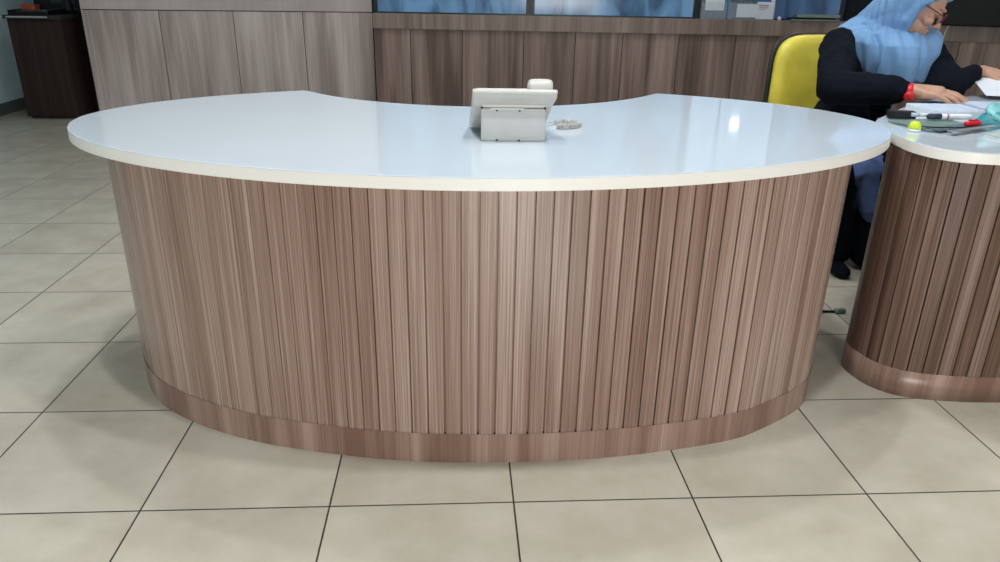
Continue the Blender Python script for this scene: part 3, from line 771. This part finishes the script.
# wrist watch
wd = (WR-ER).normalized(); wc = WR+wd*.012+Vector((0, -.004, -.006))
a1 = wd.orthogonal().normalized(); a2 = wd.cross(a1)
bm = bmesh.new()
rings = []
for off, r in ((-.011, .0300), (-.009, .034), (.009, .034), (.011, .0300)):
    rings.append([bm.verts.new(wc+wd*off+(a1*math.cos(t)+a2*math.sin(t))*r) for t in [2*math.pi*k/28 for k in range(28)]])
for A, B in zip(rings, rings[1:]):
    for k in range(28): bm.faces.new((A[k], A[(k+1) % 28], B[(k+1) % 28], B[k]))
wt = obj('wrist_watch', bm, M_red, per, smooth=True); L(wt, per); wt['label'] = 'bright red wrist watch'
face_d = Vector((.1, -.9, -.25)); face_d = (face_d-wd*face_d.dot(wd)).normalized()
bm = bmesh.new(); Rm = Matrix((wd, face_d.cross(wd), face_d)).transposed()
lathe(bm, [(.019, 0), (.020, .006), (.016, .011)], wc+face_d*.030, 20, Rm); dd = obj('watch_dial', bm, M_red, wt, smooth=True)
dd.matrix_parent_inverse = (per.matrix_basis @ wt.matrix_parent_inverse @ wt.matrix_basis).inverted()

# ------------------------------------------------------------------ yellow office chair
ch = tag(empty('office_chair', (2.99, 2.06, 0), math.radians(6)), 'office chair with a worn yellow backrest behind the seated person', 'chair')
def pad(bm, w_, h_, t_, r, z0, y, n=40, bulge=.02, sx=0):
    """rounded upright cushion; front towards -y"""
    outl = []
    for k in range(n):
        a = 2*math.pi*k/n; c, s = math.cos(a), math.sin(a)
        outl.append((w_/2*math.copysign(abs(c)**(.52), c), h_/2*math.copysign(abs(s)**(.52), s)))
    R_ = []
    for f, yy in ((.80, -t_*.5-bulge*.55), (.93, -t_*.5-bulge*.3), (.99, -t_*.25), (1, 0), (.98, t_*.4), (.9, t_*.5)):
        R_.append([bm.verts.new((x*f, y+yy+.35*(x*f)**2*-1+.06*(z/h_)**2, z0+z*f)) for x, z in outl])
    for a, b in zip(R_, R_[1:]):
        for k in range(n): bm.faces.new((a[k], a[(k+1) % n], b[(k+1) % n], b[k]))
    cf = bm.verts.new((0, y-t_*.5-bulge, z0))
    for k in range(n): bm.faces.new((cf, R_[0][(k+1) % n], R_[0][k]))
    bm.faces.new(R_[-1])
bm = bmesh.new(); pad(bm, .46, .46, .06, .08, .740, .12); o = obj('backrest', bm, M_yellow, ch, smooth=True)
bm = bmesh.new(); pad(bm, .485, .475, .02, .08, .738, .165, bulge=.0); obj('backrest_shell', bm, M_shell, ch, smooth=True)
bm = bmesh.new(); tube(bm, catmull([Vector(p) for p in ((0, .20, .72), (0, .24, .55), (0, .20, .42), (0, .05, .395))], 6, False), .02, 10); obj('back_bracket', bm, M_shell, ch, smooth=True)
bm = bmesh.new(); blob(bm, (0, -.06, .425), (.23, .23, .035), None, 4); obj('seat', bm, M_yellow, ch, smooth=True)
bm = bmesh.new(); lathe(bm, [(.026, .09), (.026, .25), (.018, .25), (.018, .40)], (0, 0, 0), 18); obj('gas_column', bm, M_shell, ch, smooth=True)
for k in range(5):
    a = math.radians(72*k+10); u = Vector((math.cos(a), math.sin(a), 0))
    bm = bmesh.new(); tube(bm, [u*.015+Vector((0, 0, .105)), u*.15+Vector((0, 0, .09)), u*.27+Vector((0, 0, .068))], [.024, .02, .014], 10); lg = obj('leg', bm, M_shell, ch, smooth=True)
    bm = bmesh.new()
    Rc = Matrix.Rotation(a, 3, 'Z') @ Matrix.Rotation(math.pi/2, 3, 'X')
    lathe(bm, [(.012, -.02), (.026, -.018), (.026, -.004), (.012, -.003), (.012, .003), (.026, .004), (.026, .018), (.012, .02)], u*.27+Vector((0, 0, .0265)), 18, Rc)
    obj('caster', bm, M_shell, lg, smooth=True)

# ------------------------------------------------------------------ things on the right desk
Z = H2
def sheet(bm, x, y, z, sx, sy, h, rz): box(bm, (x, y, z+h/2), (sx, sy, h), RX(rz, 'Z'))
def single(name, fn, m, label, cat, group=None, bevel=0, smooth=False):
    bm = bmesh.new(); fn(bm); return tag(obj(name, bm, m, bevel=bevel, smooth=smooth), label, cat, group)
# big folder (grey green, dark sheets)
t = tag(empty('document_folder', (2.722, .73, Z), math.radians(14)), 'grey green clear folder with dark sheets on the front of the right desk', 'folder')
bm = bmesh.new(); box(bm, (.02, .05, .002), (.26, .235, .003)); obj('cover', bm, M_acr, t)
bm = bmesh.new(); box(bm, (.03, .065, .0055), (.22, .17, .004)); obj('green_sheet', bm, M_green, t)
bm = bmesh.new(); box(bm, (.03, -.005, .009), (.20, .050, .003), RX(6, 'Z')); obj('dark_sheet', bm, M_pgrey, t)
bm = bmesh.new(); tube(bm, catmull([Vector(p) for p in ((-.09, .015, .013), (-.03, -.02, .014), (.05, -.035, .014), (.14, -.02, .013))], 6, False), .0018, 6); obj('binding', bm, M_black, t)
single('clear_sheet', lambda bm: sheet(bm, 2.71, .84, Z, .15, .22, .003, 12), M_acr, 'clear glassy sheet lying at the left tip of the right desk', 'sheet')
# whiteboard eraser
t = tag(empty('board_eraser', (2.690, .925, Z+.0035), math.radians(-17)), 'black block eraser lying at the left end of the right desk beside the wrist', 'eraser')
bm = bmesh.new(); box(bm, (.0, 0, .013), (.085, .038, .022)); obj('handle', bm, M_black, t, bevel=.004)
bm = bmesh.new(); box(bm, (.0, 0, .001), (.080, .034, .004)); obj('felt', bm, M_shell, t)
# marker
t = tag(empty('marker_pen', (2.795, .862, Z+.020), math.radians(-3)), 'white marker pen with a black cap lying before the hand on the right desk', 'marker')
RY = Matrix.Rotation(math.pi/2, 3, 'Y')
bm = bmesh.new(); lathe(bm, [(.0085, .0), (.009, .003), (.009, .095), (.006, .102)], (-.01, 0, 0), 16, RY); obj('barrel', bm, M_paper, t, smooth=True)
bm = bmesh.new(); lathe(bm, [(.007, -.042), (.0095, -.038), (.0095, .0)], (-.01, 0, 0), 16, RY); obj('cap', bm, M_ink, t, smooth=True)
bm = bmesh.new(); lathe(bm, [(.0092, .018), (.0092, .024)], (-.01, 0, 0), 16, RY); obj('emblem_ring', bm, M_pred, t, smooth=True)
t2 = tag(empty('white_pen', (2.745, .892, Z+.020), math.radians(-8)), 'short white pen lying between the black eraser and the marker pen', 'pen')
bm = bmesh.new(); lathe(bm, [(.004, -.035), (.006, -.03), (.006, .03), (.003, .04)], (0, 0, 0), 14, RY); obj('barrel', bm, M_paper, t2, smooth=True)
bm = bmesh.new(); lathe(bm, [(.0066, -.038), (.0066, -.012)], (0, 0, 0), 14, RY); obj('cap', bm, M_paperb, t2, smooth=True)
# lime sharpener
t = tag(empty('lime_sharpener', (2.612, .715, Z+.0035)), 'bright lime green round sharpener at the front left of the right desk', 'sharpener')
bm = bmesh.new(); lathe(bm, [(.015, 0), (.018, .004), (.018, .012), (.014, .023), (.008, .027)], (0, 0, 0), 22); obj('dome', bm, M_lime, t, smooth=True)
bm = bmesh.new(); lathe(bm, [(.018, -.003), (.019, .001), (.018, .004)], (0, 0, 0), 22); obj('rim', bm, M_paper, t, smooth=True)
# red pen cap/ clip
t = tag(empty('red_clip', (2.815, .745, Z+.011), math.radians(10)), 'short red pen cap on the dark sheets of the right desk', 'pen cap')
bm = bmesh.new(); lathe(bm, [(.006, -.028), (.0085, -.022), (.0085, .024), (.005, .028)], (0, 0, .0085), 14, RY); obj('cap', bm, M_red, t, smooth=True)
bm = bmesh.new(); box(bm, (0, 0, .019), (.035, .004, .003)); obj('clip', bm, M_red, t)
# papers under the hand
t = tag(empty('notepad', (2.912, 1.035, Z), math.radians(-4)), 'thick white notepad under the writing hand on the right desk', 'notepad')
bm = bmesh.new(); box(bm, (.0, 0, .011), (.19, .17, .022)); obj('page_block', bm, M_paper, t, bevel=.001)
bm = bmesh.new(); box(bm, (0, 0, .0228), (.186, .166, .001)); obj('top_page', bm, M_paperb, t)
single('loose_paper', lambda bm: sheet(bm, 3.215, 1.10, Z+.0005, .27, .26, .014, -8), M_paperb, 'pale blue printed paper stack right of the notepad on the desk', 'papers')
for k, (x, y, a, lab) in enumerate(((3.115, 1.03, 35, 'small dark ink key on the papers nearest the marker pen'), (3.215, 1.09, 12, 'larger dark paper clip on the pale blue papers'))):
    bm = bmesh.new(); zz = Z+.0150
    box(bm, (x, y, zz+.003), (.06, .016, .006), RX(a, 'Z')); box(bm, (x+.02, y+.014, zz+.003), (.04, .012, .006), RX(a+30, 'Z')); tag(obj('dark_clip', bm, M_ink), lab, 'clip')
# lifted white sheet under the left hand
bm = bmesh.new(); Rr = Matrix.Rotation(math.radians(-12), 3, 'Z') @ Matrix.Rotation(math.radians(17), 3, 'X')
box(bm, (3.44, 1.43, .826), (.26, .17, .0016), Rr); tag(obj('white_sheet', bm, M_paper), 'tilted white sheet of paper held by the left hand at the right side', 'paper')
# teal tape dispenser
t = tag(empty('tape_dispenser', (2.94, .775, Z), math.radians(-22)), 'teal tape dispenser with a pale round side on the right desk', 'tape dispenser')
bm = bmesh.new()
sec = [(-.075, .0), (.085, .0), (.092, .014), (.070, .030), (.045, .020), (.02, .035), (-.02, .052), (-.060, .040), (-.078, .018)]
lo = [bm.verts.new((x, -.022, z)) for x, z in sec]; hi = [bm.verts.new((x, .022, z)) for x, z in sec]
bm.faces.new(lo); bm.faces.new(hi[::-1])
for i in range(len(sec)): bm.faces.new((lo[i], lo[(i+1) % len(sec)], hi[(i+1) % len(sec)], hi[i]))
obj('base', bm, M_teal, t, bevel=.002)
bm = bmesh.new(); lathe(bm, [(.010, -.008), (.040, -.008), (.042, .0), (.040, .008), (.010, .008)], (-.018, .008, .046), 32, Matrix.Rotation(math.radians(28), 3, 'X') @ Matrix.Rotation(math.radians(12), 3, 'Y')); obj('tape_roll', bm, M_tealp, t, smooth=True)
bm = bmesh.new(); box(bm, (.086, 0, .026), (.008, .036, .012)); obj('cutter', bm, M_silver, t)
t = tag(empty('blue_stapler', (3.005, .665, Z), math.radians(25)), 'azure blue stapler beside the teal tape dispenser at the right side', 'stapler')
bm = bmesh.new(); box(bm, (0, 0, .007), (.10, .032, .012)); obj('base', bm, M_azure, t, bevel=.003)
bm = bmesh.new(); box(bm, (0, 0, .036), (.105, .028, .024), RX(-6, 'Y')); obj('arm', bm, M_azure, t, bevel=.006)
bm = bmesh.new(); lathe(bm, [(.010, -.017), (.010, .017)], (-.042, 0, .020), 16, Matrix.Rotation(math.pi/2, 3, 'X')); obj('pivot', bm, M_ink, t, smooth=True)
t = tag(empty('small_notebook', (2.845, .585, Z), math.radians(10)), 'pale sage notebook at the front edge of the right desk', 'notebook')
bm = bmesh.new(); box(bm, (.02, .02, .004), (.15, .085, .007)); obj('pages', bm, M_paper, t)
bm = bmesh.new(); box(bm, (.02, .02, .0085), (.152, .088, .002)); obj('cover', bm, mat('sage_paper', (.42, .47, .42), .6, var=.05), t)
t = tag(empty('clear_ruler', (2.79, .70, Z), math.radians(26)), 'slim pale ruler lying across the front of the right desk', 'ruler')
bm = bmesh.new(); box(bm, (0, 0, .0128), (.24, .022, .003)); obj('blade', bm, M_silver, t)
bm = bmesh.new(); box(bm, (0, .009, .0147), (.23, .002, .001)); obj('scale', bm, M_ink, t)

# ------------------------------------------------------------------ cable on the floor between the counters
bm = bmesh.new(); tube(bm, catmull([Vector(p) for p in ((2.40, 1.10, .008), (2.55, 1.085, .006), (2.66, 1.09, .006), (2.70, 1.085, .006))], 6, False), .005, 8)
tag(obj('floor_cable', bm, M_black, smooth=True), 'black cable lying on the floor tiles between the two counters', 'cable')
bm = bmesh.new(); lathe(bm, [(.008, -.02), (.011, -.015), (.011, .015), (.008, .02)], (2.713, 1.084, .011), 12, Matrix.Rotation(math.pi/2, 3, 'Y'))
tag(obj('cable_plug', bm, M_sage, smooth=True), 'pale small plug at the end of the black floor cable', 'plug')
